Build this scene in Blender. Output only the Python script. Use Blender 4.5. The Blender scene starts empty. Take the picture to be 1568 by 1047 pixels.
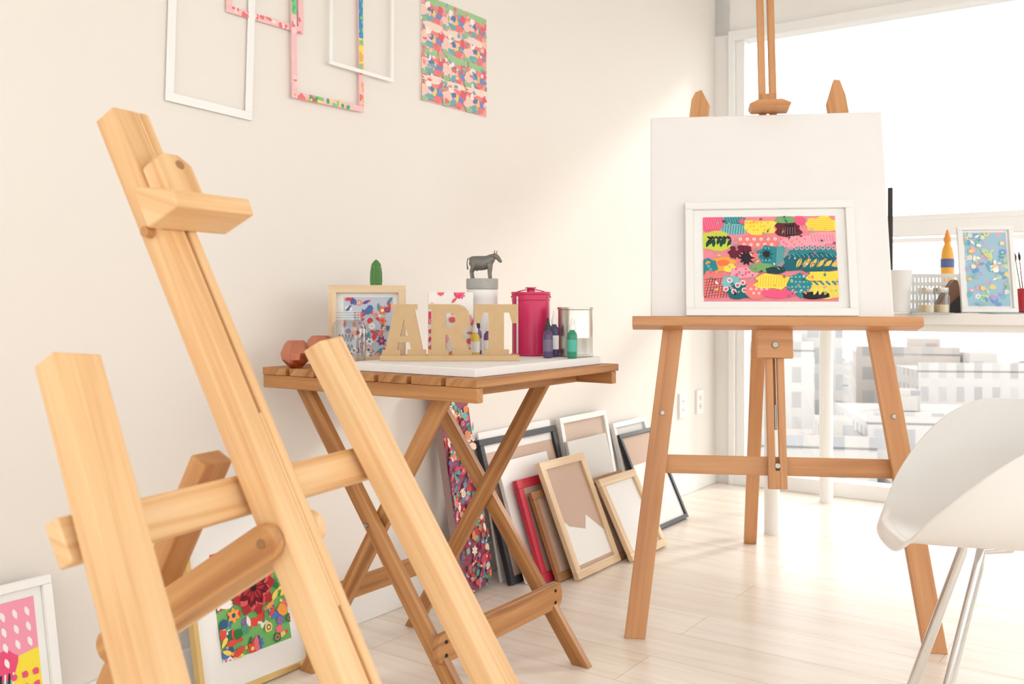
import bpy, bmesh, math, random
from mathutils import Vector, Matrix
random.seed(7)
S = bpy.context.scene
V = Vector
Z = V((0,0,1))

# ------------------------------------------------------------------ colours / materials
def lin(c):
    c=c/255.0
    return c/12.92 if c<=0.04045 else ((c+0.055)/1.055)**2.4
def rgb(r,g,b): return (lin(r),lin(g),lin(b),1.0)
_m={}
def mat(name,col,rough=0.5,metal=0.0,spec=0.5,coat=0.0):
    if name in _m: return _m[name]
    m=bpy.data.materials.new(name); m.use_nodes=True
    p=m.node_tree.nodes['Principled BSDF']
    p.inputs['Base Color'].default_value=rgb(*col)
    p.inputs['Roughness'].default_value=rough
    p.inputs['Metallic'].default_value=metal
    p.inputs['Specular IOR Level'].default_value=spec
    p.inputs['Coat Weight'].default_value=coat
    m.diffuse_color=rgb(*col)
    _m[name]=m; return m
def paint(name,col,var=0.04,scale=3.0,rough=0.6,bump=0.02,bscale=60,coords='Object'):
    if name in _m: return _m[name]
    m=mat(name,col,rough); nt=m.node_tree; N=nt.nodes; L=nt.links; p=N['Principled BSDF']
    tc=N.new('ShaderNodeTexCoord'); no=N.new('ShaderNodeTexNoise'); no.inputs['Scale'].default_value=scale
    L.new(tc.outputs[coords],no.inputs['Vector'])
    r=N.new('ShaderNodeValToRGB'); c=rgb(*col)
    r.color_ramp.elements[0].position=0.3; r.color_ramp.elements[1].position=0.7
    r.color_ramp.elements[0].color=(c[0]*(1-var),c[1]*(1-var),c[2]*(1-var),1)
    r.color_ramp.elements[1].color=c
    L.new(no.outputs['Fac'],r.inputs['Fac']); L.new(r.outputs['Color'],p.inputs['Base Color'])
    if bump:
        n2=N.new('ShaderNodeTexNoise'); n2.inputs['Scale'].default_value=bscale
        L.new(tc.outputs[coords],n2.inputs['Vector'])
        b=N.new('ShaderNodeBump'); b.inputs['Strength'].default_value=bump*5; b.inputs['Distance'].default_value=0.002
        L.new(n2.outputs['Fac'],b.inputs['Height']); L.new(b.outputs['Normal'],p.inputs['Normal'])
    return m
def wood(name,c1,c2,c3,rough=0.5,sx=1.2,sy=38,coat=0.0):
    m=mat(name,c1,rough,coat=coat); nt=m.node_tree; N=nt.nodes; L=nt.links; p=N['Principled BSDF']
    uv=N.new('ShaderNodeUVMap'); uv.uv_map='UVMap'
    mp=N.new('ShaderNodeMapping'); mp.inputs['Scale'].default_value=(sx,sy,1)
    L.new(uv.outputs['UV'],mp.inputs['Vector'])
    n=N.new('ShaderNodeTexNoise'); n.inputs['Scale'].default_value=1.6; n.inputs['Detail'].default_value=5; n.inputs['Distortion'].default_value=0.6
    L.new(mp.outputs['Vector'],n.inputs['Vector'])
    r=N.new('ShaderNodeValToRGB'); e=r.color_ramp.elements
    e[0].position=0.30; e[0].color=rgb(*c3); e[1].position=0.72; e[1].color=rgb(*c1)
    k=e.new(0.5); k.color=rgb(*c2)
    L.new(n.outputs['Fac'],r.inputs['Fac'])
    n2=N.new('ShaderNodeTexNoise'); n2.inputs['Scale'].default_value=2.2; n2.inputs['Detail'].default_value=2
    L.new(uv.outputs['UV'],n2.inputs['Vector'])
    mx=N.new('ShaderNodeMix'); mx.data_type='RGBA'; mx.blend_type='MULTIPLY'
    r2=N.new('ShaderNodeValToRGB'); r2.color_ramp.elements[0].position=0.3; r2.color_ramp.elements[0].color=(0.88,0.84,0.80,1); r2.color_ramp.elements[1].position=0.6; r2.color_ramp.elements[1].color=(1,1,1,1)
    L.new(n2.outputs['Fac'],r2.inputs['Fac'])
    mx.inputs[0].default_value=0.7
    L.new(r.outputs['Color'],mx.inputs[6]); L.new(r2.outputs['Color'],mx.inputs[7])
    L.new(mx.outputs[2],p.inputs['Base Color'])
    b=N.new('ShaderNodeBump'); b.inputs['Strength'].default_value=0.12; b.inputs['Distance'].default_value=0.001
    L.new(n.outputs['Fac'],b.inputs['Height']); L.new(b.outputs['Normal'],p.inputs['Normal'])
    return m
def glassmat(name,col=(0.95,0.97,0.97),k=0.25,base=0.04,rough=0.03):
    """thin clear glass: transparent with a capped grazing-angle reflection"""
    if name in _m: return _m[name]
    m=bpy.data.materials.new(name); m.use_nodes=True; nt=m.node_tree; N=nt.nodes; L=nt.links
    N.remove(N['Principled BSDF']); out=N['Material Output']
    t=N.new('ShaderNodeBsdfTransparent'); t.inputs['Color'].default_value=(*col,1)
    g=N.new('ShaderNodeBsdfGlossy'); g.inputs['Roughness'].default_value=rough
    lw=N.new('ShaderNodeLayerWeight'); lw.inputs['Blend'].default_value=0.35
    mm=N.new('ShaderNodeMath'); mm.operation='MULTIPLY_ADD'; mm.inputs[1].default_value=k; mm.inputs[2].default_value=base
    L.new(lw.outputs['Facing'],mm.inputs[0])
    mx=N.new('ShaderNodeMixShader')
    L.new(mm.outputs[0],mx.inputs[0]); L.new(t.outputs[0],mx.inputs[1]); L.new(g.outputs[0],mx.inputs[2])
    L.new(mx.outputs[0],out.inputs['Surface']); _m[name]=m; return m

M_WALL=paint('plaster_warm_white',(239,232,225),0.02,1.2,0.75,0.01,90)
M_WHITE=paint('white_paint',(244,242,239),0.015,2,0.45,0)
M_FRAMEW=paint('white_lacquer',(245,244,242),0.01,3,0.35,0)
M_CANVAS=paint('primed_canvas',(244,241,240),0.015,8,0.8,0.05,900)
M_PAPER=paint('passepartout_paper',(244,243,241),0.01,8,0.85,0)
M_PINE=wood('pine_wood',(243,207,160),(234,190,138),(214,160,106),0.42,sy=44)
M_PINED=wood('pine_wood_darker',(218,164,108),(204,148,92),(182,124,72),0.45)  # darker pine tone for the rear leg, knob and left strut
M_BEECH=wood('beech_wood',(216,162,113),(208,150,101),(192,134,87),0.42,sy=26)
M_TABLE=wood('oiled_teak',(204,152,98),(184,128,76),(148,96,52),0.5,sy=30)
M_LIGHTW=wood('light_frame_wood',(240,216,182),(232,204,168),(220,188,150),0.5)
M_BROWNW=wood('brown_frame_wood',(182,134,94),(166,116,76),(144,96,60),0.5)
M_MDF=paint('mdf_board',(208,176,134),0.06,60,0.75,0.02,300)
M_METAL=mat('bolt_steel',(170,166,158),0.35,1.0)
M_HOLESHADE=mat('bolt_hole_shade',(160,118,78),0.7)  # darker wood colour on flat discs, painting the shade of countersunk holes
M_DARKM=mat('dark_metal',(50,45,42),0.4,0.8)
M_CHROME=mat('chrome',(222,222,222),0.12,1.0)
M_BLACK=mat('black_lacquer',(46,46,50),0.4)
M_PINKISH=paint('kraft_backing',(208,180,162),0.06,5,0.8,0)
M_GREYP=paint('grey_backing',(228,225,221),0.03,5,0.8,0)
M_RED=mat('red_lacquer',(200,44,66),0.4)
M_GOLD=mat('gold_frame',(222,190,126),0.35,0.6)
M_GLASS=glassmat('clear_glass',(0.97,0.98,0.98),.12,.02)
M_JAR=glassmat('jar_glass',(0.93,0.945,0.945),.55,.06,.05)
M_SHELL=mat('white_plastic_shell',(240,238,236),0.32,0,0.5)

# ------------------------------------------------------------------ room frame
C=V((1.033,4.816,0)); D1=V((0.5736,0.8192,0)); W1=V((0.8192,-0.5736,0))
def W(t,n,z): return C-D1*t+W1*n+Z*z          # left-wall coordinates
def G(s,i,z): return C+W1*s-D1*i+Z*z          # window-wall coordinates

# ------------------------------------------------------------------ mesh builder
class B:
    def __init__(s): s.v=[];s.f=[];s.m=[];s.uv=[];s.sm=[];s.mats=[]
    def mi(s,m):
        if m not in s.mats: s.mats.append(m)
        return s.mats.index(m)
    def add(s,vs,fs,m,uvs=None,smooth=False):
        o=len(s.v); s.v+= [V(x) for x in vs]; k=s.mi(m)
        for j,f in enumerate(fs):
            s.f.append([o+i for i in f]); s.m.append(k); s.sm.append(smooth)
            s.uv.append([uvs[i] for i in f] if uvs else [(vs[i][0],vs[i][1]) for i in f])
    def box(s,c,ax,h,m,cut=None,top=None):
        c=V(c); ax=[V(a) for a in ax]; vs=[];loc=[]
        for sx in(-1,1):
            for sy in(-1,1):
                for sz in(-1,1):
                    l=(sx*h[0],sy*h[1],sz*h[2])
                    p=c+ax[0]*l[0]+ax[1]*l[1]+ax[2]*l[2]
                    if cut is not None and sz<0: p=p+ax[2]*((cut-p.z)/ax[2].z)
                    if top is not None and sz>0: p=p+ax[2]*((top-p.z)/ax[2].z)
                    vs.append(p);loc.append(l)
        L=max(range(3),key=lambda i:h[i]); o=[i for i in range(3) if i!=L]
        r1=random.random()*7; r2=random.random()*7
        uvs=[(l[L]+r1,l[o[0]]+l[o[1]]*0.9+r2) for l in loc]
        s.add(vs,[(0,1,3,2),(4,6,7,5),(0,4,5,1),(2,3,7,6),(0,2,6,4),(1,5,7,3)],m,uvs)
    def beam(s,p0,p1,side,w,d,m,cut=None,top=None):
        p0=V(p0);p1=V(p1); ez=(p1-p0).normalized(); ex=V(side); ex=(ex-ez*ex.dot(ez)).normalized(); ey=ez.cross(ex)
        s.box((p0+p1)/2,(ex,ey,ez),(w/2,d/2,(p1-p0).length/2),m,cut,top)
    def lathe(s,c,prof,m,n=32,axis=Z,smooth=True,caps=True):
        c=V(c);a=V(axis).normalized(); e1=a.orthogonal().normalized(); e2=a.cross(e1); vs=[];fs=[];uvs=[]
        for (r,z) in prof:
            for i in range(n):
                t=2*math.pi*i/n; vs.append(c+a*z+(e1*math.cos(t)+e2*math.sin(t))*max(r,1e-5)); uvs.append((i/n,z*8))
        for k in range(len(prof)-1):
            for i in range(n):
                j=(i+1)%n; fs.append((k*n+i,k*n+j,(k+1)*n+j,(k+1)*n+i))
        s.add(vs,fs,m,uvs,smooth)
        if caps:
            s.add([vs[i] for i in range(n)],[tuple(range(n))],m)
            s.add(vs[-n:],[tuple(range(n))],m)
    def cyl(s,p0,p1,r0,r1,m,n=20):
        p0=V(p0);p1=V(p1); s.lathe(p0,[(r0,0),(r1,(p1-p0).length)],m,n,(p1-p0))
    def tube(s,pts,r,m,n=12,close=False):
        pts=[V(p) for p in pts]; N=len(pts); vs=[];fs=[]; rr=r if isinstance(r,(list,tuple)) else [r]*N
        e1=None
        for k,p in enumerate(pts):
            a=pts[(k-1)%N] if (k>0 or close) else p; b=pts[(k+1)%N] if (k<N-1 or close) else p
            d=(b-a).normalized()
            if e1 is None: e1=d.orthogonal().normalized()
            e1=(e1-d*e1.dot(d)).normalized(); e2=d.cross(e1)
            for i in range(n):
                t=2*math.pi*i/n; vs.append(p+(e1*math.cos(t)+e2*math.sin(t))*rr[k])
        for k in range(N if close else N-1):
            for i in range(n):
                j=(i+1)%n; k2=(k+1)%N; fs.append((k*n+i,k*n+j,k2*n+j,k2*n+i))
        s.add(vs,fs,m,None,True)
        if not close:
            s.add(vs[:n],[tuple(range(n))],m); s.add(vs[-n:],[tuple(range(n))],m)
    def ball(s,c,r,m,ax=(V((1,0,0)),V((0,1,0)),Z),n=16):
        if not isinstance(r,(tuple,list)): r=(r,r,r)
        vs=[];fs=[];K=n//2
        for k in range(K+1):
            ph=math.pi*k/K
            for i in range(n):
                t=2*math.pi*i/n
                q=(math.sin(ph)*math.cos(t)*r[0],math.sin(ph)*math.sin(t)*r[1],math.cos(ph)*r[2])
                if k in(0,K): q=(1e-5*math.cos(t),1e-5*math.sin(t),q[2])
                vs.append(V(c)+V(ax[0])*q[0]+V(ax[1])*q[1]+V(ax[2])*q[2])
        for k in range(K):
            for i in range(n):
                j=(i+1)%n; fs.append((k*n+i,k*n+j,(k+1)*n+j,(k+1)*n+i))
        s.add(vs,fs,m,None,True)
    def prism(s,poly,o,ex,ey,ez,th,m):
        n=len(poly); a=[V(o)+V(ex)*x+V(ey)*y for x,y in poly]; b=[p+V(ez)*th for p in a]
        xs=[p[0] for p in poly]; ys=[p[1] for p in poly]
        sw=(max(ys)-min(ys))>(max(xs)-min(xs)); ro=random.random()*5
        if th>max(max(xs)-min(xs),max(ys)-min(ys)):
            uvs=[(ro,x+y+ro) for x,y in poly]+[(ro+th,x+y+ro) for x,y in poly]
        else:
            uvs=[((y,x+ro) if sw else (x,y+ro)) for x,y in poly]+[((y,x+ro+.8*th) if sw else (x,y+ro+.8*th)) for x,y in poly]
        s.add(a+b,[tuple(range(n)),tuple(range(n,2*n))]+[(i,(i+1)%n,n+(i+1)%n,n+i) for i in range(n)],m,uvs)
    def obj(s,name,bevel=0,seg=2,parent=None,angle=35,origin=None):
        lo=V([min(v[i] for v in s.v) for i in range(3)]); hi=V([max(v[i] for v in s.v) for i in range(3)])
        o=V(((lo.x+hi.x)/2,(lo.y+hi.y)/2,lo.z)) if origin is None else V(origin)
        me=bpy.data.meshes.new(name); me.from_pydata([tuple(v-o) for v in s.v],[],s.f)
        for m in s.mats: me.materials.append(m)
        ul=me.uv_layers.new(name='UVMap')
        for p,k,u,sm in zip(me.polygons,s.m,s.uv,s.sm):
            p.material_index=k; p.use_smooth=True
            for li,uvv in zip(p.loop_indices,u): ul.data[li].uv=(uvv[0],uvv[1])
        bm=bmesh.new(); bm.from_mesh(me)
        bmesh.ops.recalc_face_normals(bm,faces=bm.faces); bm.to_mesh(me); bm.free()
        me.set_sharp_from_angle(angle=math.radians(angle))
        ob=bpy.data.objects.new(name,me); S.collection.objects.link(ob); ob.location=o
        if bevel:
            md=ob.modifiers.new('bevel','BEVEL'); md.width=bevel; md.segments=seg; md.limit_method='ANGLE'; md.angle_limit=math.radians(40); md.harden_normals=False
        if parent is not None:
            ob.parent=parent; ob.matrix_parent_inverse=Matrix.Translation(-parent.location)
        return ob

# ------------------------------------------------------------------ flat artwork made of layered paint shapes
def pcol(c): return mat('ink_%02x%02x%02x'%tuple(c),c,0.75,0,0.2)
class Art:
    def __init__(s,b,o,r,up,W_,H_,bg,sc=1.0,step=0.000035):
        s.b=b;s.o=V(o);s.r=V(r);s.u=V(up);s.n=V(r).cross(V(up)).normalized();s.W=W_;s.H=H_;s.k=1;s.sc=sc;s.step=step
        s.poly([(0,0),(W_/sc,0),(W_/sc,H_/sc),(0,H_/sc)],bg,False)
    def P(s,x,y):
        x=min(max(x*s.sc,0),s.W); y=min(max(y*s.sc,0),s.H)
        return s.o+s.r*x+s.u*(s.H-y)+s.n*(s.step*s.k)
    def poly(s,pts,col,step=True):
        q=[(min(max(x,0),s.W/s.sc),min(max(y,0),s.H/s.sc)) for x,y in pts]
        a=0
        for i in range(len(q)):
            x1,y1=q[i];x2,y2=q[(i+1)%len(q)]; a+=x1*y2-x2*y1
        if abs(a)<1e-3: return
        s.b.add([s.P(x,y) for x,y in pts],[tuple(range(len(pts)))],pcol(col)); s.k+=1
    def blob(s,cx,cy,rx,ry,col,irr=0.14,rot=0,k=16,sq=2.6):
        pts=[]
        for i in range(k):
            t=2*math.pi*i/k; c,sn=math.cos(t),math.sin(t)
            rr=1/((abs(c)**sq+abs(sn)**sq)**(1/sq))*(1+random.uniform(-irr,irr))
            x=c*rr*rx;y=sn*rr*ry
            pts.append((cx+x*math.cos(rot)-y*math.sin(rot),cy+x*math.sin(rot)+y*math.cos(rot)))
        s.poly(pts,col)
    def ring(s,cx,cy,r1,r2,col):
        n=14
        s.b.add([s.P(cx+r1*math.cos(6.2832*i/n),cy+r1*math.sin(6.2832*i/n)) for i in range(n)]+[s.P(cx+r2*math.cos(6.2832*i/n),cy+r2*math.sin(6.2832*i/n)) for i in range(n)],
                [(i,(i+1)%n,n+(i+1)%n,n+i) for i in range(n)],pcol(col)); s.k+=1
    def line(s,x0,y0,x1,y1,w,col):
        d=math.hypot(x1-x0,y1-y0) or 1; nx=-(y1-y0)/d*w/2; ny=(x1-x0)/d*w/2
        s.poly([(x0+nx,y0+ny),(x1+nx,y1+ny),(x1-nx,y1-ny),(x0-nx,y0-ny)],col)
    def leaf(s,x,y,l,w,a,col):
        c,sn=math.cos(a),math.sin(a); pts=[]
        for (u,v) in [(0,0),(.2,.35),(.5,.5),(.8,.3),(1,0),(.8,-.3),(.5,-.5),(.2,-.35)]:
            X=u*l;Y=v*w; pts.append((x+X*c-Y*sn,y+X*sn+Y*c))
        s.poly(pts,col)
    def flower(s,x,y,r,n,col,cc,a0=0):
        for i in range(n): s.leaf(x,y,r,r*0.62,a0+6.2832*i/n,col)
        s.blob(x,y,r*.28,r*.28,cc,0.05)
    def spiky(s,x,y,r,col,n=11):
        pts=[]
        for i in range(2*n):
            rr=r if i%2==0 else r*.55
            rr*=random.uniform(.85,1.1); pts.append((x+rr*math.cos(math.pi*i/n),y+rr*math.sin(math.pi*i/n)))
        s.poly(pts,col)

def art_patchwork(b,o,r,up,W_,H_):
    random.seed(21); a=Art(b,o,r,up,W_,H_,(240,146,160),sc=W_/203.0,step=.000015)
    hp=(245,98,138);pk=(246,168,184);sal=(244,134,134);tl=(56,140,148);dt=(42,108,120);ye=(250,230,88);bk=(52,46,54);mr=(108,48,58);bl=(134,196,202);og=(246,172,82);wh=(250,238,232);gn=(126,176,120)
    a.blob(14,10,20,14,hp); a.blob(48,6,18,9,tl); a.blob(48,21,20,9,bl)
    for i in range(9): a.line(32+i*4,13,30+i*4,29,1.0,dt)
    for i in range(8): a.line(33+i*4,0,36+i*4,10,0.8,bl)
    for i in range(8): a.line(2+i*3.5,2,6+i*3.5,20,0.6,pk)
    a.blob(88,17,25,12,ye,.2)
    for i in range(15): a.ring(68+(i%8)*5.5,10+(i%3)*6,0.9,1.7,og)
    a.blob(84,42,32,12,sal)
    for i in range(11): a.ring(58+i*5.3,37+(i%2)*9,1.1,2.5,wh)
    a.blob(133,21,19,12,mr,.22); a.spiky(134,24,15,bk,12)
    for i in range(6): a.line(124+i*3.5,18,122+i*4,30,.5,sal)
    a.blob(182,13,24,12,ye,.2)
    for i in range(7): a.line(162,5+i*3,200,4+i*3,.8,og)
    a.blob(150,42,36,10,pk); a.blob(128,6,16,6,gn); a.blob(185,36,24,10,pk); a.blob(150,7,8,8,hp)
    for i in range(8): a.line(166+i*4.5,30,168+i*4.5,42,.7,hp)
    for i in range(10): a.blob(120+i*4,38+(i%3)*4,1.1,1.1,hp)
    a.blob(18,40,24,15,(206,214,84),.2)
    for i in range(7): a.leaf(5+i*5.5,50-(i%2)*4,15,6,-1.2-.15*(i%3),(36,80,62))
    for i in range(6): a.leaf(6+i*6,32,9,4,0.5,bk)
    a.blob(58,58,18,10,(120,42,64),.2); a.blob(104,64,22,17,tl,.2)
    for i in range(10): a.line(114+i*1.7,50,112+i*1.7,80,.7,bl)
    for i in range(12): a.blob(86+(i%4)*5,52+(i//4)*10,1.2,1.2,bl)
    a.blob(70,66,14,8,sal)
    a.spiky(66,68,14,bk,10); a.spiky(97,62,12,dt,9); a.blob(97,62,5,5,bk)
    a.spiky(48,62,9,mr,9)
    a.blob(166,60,40,10,tl,.2); a.blob(162,76,38,15,dt,.2)
    for i in range(9): a.ring(135+i*8,52,1.8,3.4,pk)
    for i in range(10): a.line(130+i*7,62,134+i*7,67,.9,bl)
    for i in range(6): a.leaf(142+i*10,84,18,7,-1.1+.1*i,(238,200,100))
    for i in range(6): a.line(143+i*10,83,150+i*10,68,1,dt)
    a.blob(30,78,20,12,og); a.blob(40,84,9,7,ye); a.blob(30,76,10,5,(246,124,84)); a.blob(8,84,14,15,tl)
    for i in range(5): a.ring(5+i*3,76+i*5,1,2.2,bl)
    a.blob(62,92,22,9,pk); a.blob(88,84,18,8,gn)
    for i in range(9): a.blob(50+i*5,86+(i%3)*5,1.3,1.3,(204,60,84))
    a.blob(14,112,20,22,sal)
    for i in range(9): a.line(-2+i*4.5,132,6+i*4.2,100,.9,mr)
    for i in range(7): a.line(-2,103+i*4.5,32,101+i*4.2,.6,mr)
    a.blob(42,108,14,12,bl); a.blob(54,122,18,12,dt)
    for (x,y) in [(40,104),(52,112),(46,122),(62,120),(34,118),(60,108)]:
        a.ring(x,y,2.5,4.2,wh); a.blob(x,y,1.8,1.8,hp)
    a.blob(82,120,18,14,sal); a.blob(106,106,27,13,ye,.2)
    for i in range(7): a.ring(72+i*4,118+(i%2)*7,1,2,wh)
    for i in range(12): a.line(84+i*4,97,82+i*4,115,.7,og)
    a.blob(146,112,17,18,tl,.2)
    for i in range(20): a.blob(134+(i%5)*6,99+(i//5)*8,1.8,1.4,bl,0.05)
    a.blob(182,98,26,9,ye,.2)
    for i in range(6): a.line(158,92+i*3,203,94+i*3,.8,(240,204,70))
    a.blob(114,126,24,7,hp); a.blob(184,120,24,14,(248,214,104)); a.blob(168,128,20,6,bk)
    for i in range(6): a.line(158+i*9,106,164+i*9,112,3,tl)
    for i in range(5): a.leaf(166+i*8,128,14,6,-1.2,(235,228,104))
    a.blob(60,8,4,4,hp); a.blob(110,88,14,6,(44,74,80)); a.blob(186,86,16,4,dt)
    cs=[hp,pk,tl,dt,ye,bk,mr,bl,og,wh,gn,tl]
    for i in range(130):
        x,y=random.uniform(2,201),random.uniform(2,130); c=random.choice(cs); k=i%4
        if k==0: a.blob(x,y,random.uniform(1,3),random.uniform(.8,2),c,.3,random.random()*3,8)
        elif k==1: a.line(x,y,x+random.uniform(-6,6),y+random.uniform(-6,6),.7,c)
        elif k==2: a.ring(x,y,1.0,1.9,c)
        else: a.leaf(x,y,random.uniform(4,8),random.uniform(2,3),random.uniform(0,6.28),c)

def art_floral(b,o,r,up,W_,H_,seed,bg,pal,n,centre=None,sz=1.0):
    random.seed(seed); a=Art(b,o,r,up,W_,H_,bg,sc=W_/100.0,step=.000015); HH=H_/W_*100
    for i in range(n):
        x,y=random.uniform(0,100),random.uniform(0,HH); k=i%5; c=random.choice(pal); d=random.choice(pal)
        if k==0: a.flower(x,y,sz*random.uniform(8,16),random.choice([5,6,8]),c,d,random.random())
        elif k==1: a.leaf(x,y,sz*random.uniform(16,28),sz*random.uniform(7,12),random.uniform(0,6.28),c)
        elif k==2: a.blob(x,y,sz*random.uniform(6,14),sz*random.uniform(5,10),c,0.15,random.random()*3)
        elif k==3:
            a.blob(x,y,8*sz,8*sz,c,0.08); a.ring(x,y,3*sz,5*sz,d)
        else:
            a.leaf(x,y,22*sz,9*sz,random.uniform(0,6.28),c); a.blob(x,y,3*sz,3*sz,d)
    if centre:
        x,y,rad,c1,c2,c3=centre
        a.flower(x,y,rad*1.1,9,c1,c3); a.flower(x,y,rad*.9,9,(220,96,96),c3,0.35); a.flower(x,y,rad*.78,8,c2,c3,0.3); a.flower(x,y,rad*.55,7,c1,c3,0.1)
        for i in range(12): a.line(x,y,x+rad*.7*math.cos(i*.5236),y+rad*.7*math.sin(i*.5236),1,c3)
def art_bold(b,o,r,up,W_,H_):
    random.seed(4); a=Art(b,o,r,up,W_,H_,(250,226,80),sc=W_/100.0,step=.00003)
    pk=(246,160,186);hp=(238,90,132);bk=(44,44,60);tl=(50,166,176);wh=(250,240,238);ye=(250,228,76)
    a.blob(30,20,30,24,tl); a.blob(82,18,30,24,pk); a.blob(50,34,14,20,bk); a.blob(90,62,22,24,ye); a.blob(56,62,20,18,tl); a.blob(20,70,26,26,tl); a.blob(62,92,24,18,pk); a.blob(92,102,20,18,ye); a.blob(30,112,30,16,bk); a.blob(74,44,10,10,hp)
    for i in range(14): a.leaf(66+(i%4)*9,6+(i//4)*11,8,3.5,1.3,wh)
    for i in range(12): a.line(44+i*3,74,47+i*3,50,1.3,wh if i%2 else bk)
    for i in range(9): a.ring(50+(i%3)*11,86+(i//3)*8,2,4,hp if i%2 else wh)
    for i in range(14): a.blob(42+(i%3)*7,18+(i//3)*8,2.0,1.8,wh if i%2 else tl)
    for i in range(8): a.blob(80+(i%3)*8,54+(i//3)*9,2.2,2.2,hp)
    for i in range(8): a.line(6+i*6,122,14+i*6,100,1.5,tl)
def art_grid(b,o,r,up,W_,H_):
    random.seed(9); a=Art(b,o,r,up,W_,H_,(244,172,164),sc=W_/100.0,step=0.000015); HH=H_/W_*100
    for rr in range(4):
        y0=rr*HH/4
        for c in range(3):
            x0=c*33.3
            a.blob(x0+16,y0+12,16,9,(238,142,138),0.25); a.blob(x0+6,y0+16,9,7,(246,206,194),0.25)
            a.blob(x0+18,y0+3,17,3.5,(164,202,154) if rr%2==0 else (246,220,206),0.3)
            a.blob(x0+24,y0+15,7,4,(124,150,196),0.35); a.blob(x0+12,y0+20,7,3,(126,176,186),0.35)
            a.blob(x0+28,y0+9,4,4,(226,110,124),0.35); a.blob(x0+10,y0+8,4,3,(250,236,228),0.35); a.blob(x0+18,y0+14,3,4,(246,206,130),0.35)
            a.blob(x0+3,y0+22,6,2.5,(160,194,158),0.35); a.blob(x0+22,y0+20,5,3,(240,130,130),0.3); a.blob(x0+14,y0+12,4,2.5,(106,132,176),0.35)
            for k in range(9): a.blob(x0+random.uniform(0,33),y0+random.uniform(0,24),random.uniform(1,3.5),random.uniform(1,2.5),random.choice([(238,154,148),(250,226,216),(140,166,200),(232,122,128),(246,200,180),(150,190,170)]),.35)

def framed(name,o,r,up,w,h,fw,dep,fmat,inner=M_PAPER,art=None,artrect=None,bevel=0.0015,parent=None,extra=None):
    o=V(o);r=V(r).normalized();up=V(up).normalized();n=r.cross(up).normalized(); b=B()
    def bx(x0,x1,y0,y1,z0,z1,m): b.box(o+r*(x0+x1)/2+up*(y0+y1)/2+n*(z0+z1)/2,(r,up,n),((x1-x0)/2,(y1-y0)/2,(z1-z0)/2),m)
    bx(0,w,0,fw,0,dep,fmat); bx(0,w,h-fw,h,0,dep,fmat); bx(0,fw,fw,h-fw,0,dep,fmat); bx(w-fw,w,fw,h-fw,0,dep,fmat)
    if inner is not None:
        bx(fw,w-fw,fw,h-fw,dep*.15,dep*.45,inner)
    if art:
        x0,y0,x1,y1=artrect
        art(b,o+r*x0+up*y0+n*(dep*.45+0.0004),r,up,x1-x0,y1-y0)
    if extra: extra(b,o,r,up,n)
    return b.obj(name,bevel,parent=parent)

# ================================================================== ROOM SHELL
RX,RT=4.2,5.6
b=B(); b.box(G(RX/2-.05,RT/2-.1,-0.05),(W1,D1,Z),(RX/2+.15,RT/2+.15,0.05),mat('tmp',(200,200,200)))
fl=bpy.data.materials.new('whitewashed_floorboards'); fl.use_nodes=True
nt=fl.node_tree;N=nt.nodes;L=nt.links;p=N['Principled BSDF']
tc=N.new('ShaderNodeTexCoord'); mp=N.new('ShaderNodeMapping'); mp.inputs['Rotation'].default_value=(0,0,math.radians(35)); L.new(tc.outputs['Object'],mp.inputs['Vector'])
br=N.new('ShaderNodeTexBrick'); br.inputs['Scale'].default_value=1.0; br.inputs['Brick Width'].default_value=1.25; br.inputs['Row Height'].default_value=0.19; br.inputs['Mortar Size'].default_value=0.0014; br.inputs['Mortar Smooth'].default_value=0.3
br.inputs['Color1'].default_value=rgb(244,236,227); br.inputs['Color2'].default_value=rgb(239,229,218); br.inputs['Mortar'].default_value=rgb(212,194,176)
L.new(mp.outputs['Vector'],br.inputs['Vector'])
mp2=N.new('ShaderNodeMapping'); mp2.inputs['Scale'].default_value=(1.2,16,1); L.new(mp.outputs['Vector'],mp2.inputs['Vector'])
no=N.new('ShaderNodeTexNoise'); no.inputs['Scale'].default_value=1.6; no.inputs['Detail'].default_value=5; no.inputs['Distortion'].default_value=.8; L.new(mp2.outputs['Vector'],no.inputs['Vector'])
rp=N.new('ShaderNodeValToRGB'); rp.color_ramp.elements[0].position=.32; rp.color_ramp.elements[0].color=(.87,.80,.72,1); rp.color_ramp.elements[1].position=.60; rp.color_ramp.elements[1].color=(1,1,1,1)
L.new(no.outputs['Fac'],rp.inputs['Fac'])
mx=N.new('ShaderNodeMix'); mx.data_type='RGBA'; mx.blend_type='MULTIPLY'; mx.inputs[0].default_value=.65
L.new(br.outputs['Color'],mx.inputs[6]); L.new(rp.outputs['Color'],mx.inputs[7]); L.new(mx.outputs[2],p.inputs['Base Color'])
p.inputs['Roughness'].default_value=0.30
b.mats=[fl]; b.obj('floor')
b=B(); b.box(W(RT/2-.05,-0.06,1.35),(D1,W1,Z),(RT/2+.15,0.06,1.35),M_WALL); b.obj('wall_left')
b=B(); b.box(G(RX/2-.05,RT/2-.1,2.76),(W1,D1,Z),(RX/2+.15,RT/2+.15,0.05),M_WHITE); b.obj('ceiling')
b=B()
b.box(G(0.04,-0.08,1.35),(W1,D1,Z),(0.04,0.08,1.35),M_WHITE)
b.box(G(RX/2,-0.08,2.48),(W1,D1,Z),(RX/2,0.08,0.22),M_WHITE)
b.box(G(RX-0.05,-0.08,1.35),(W1,D1,Z),(0.05,0.08,1.35),M_WHITE)
b.obj('wall_right')
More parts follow.
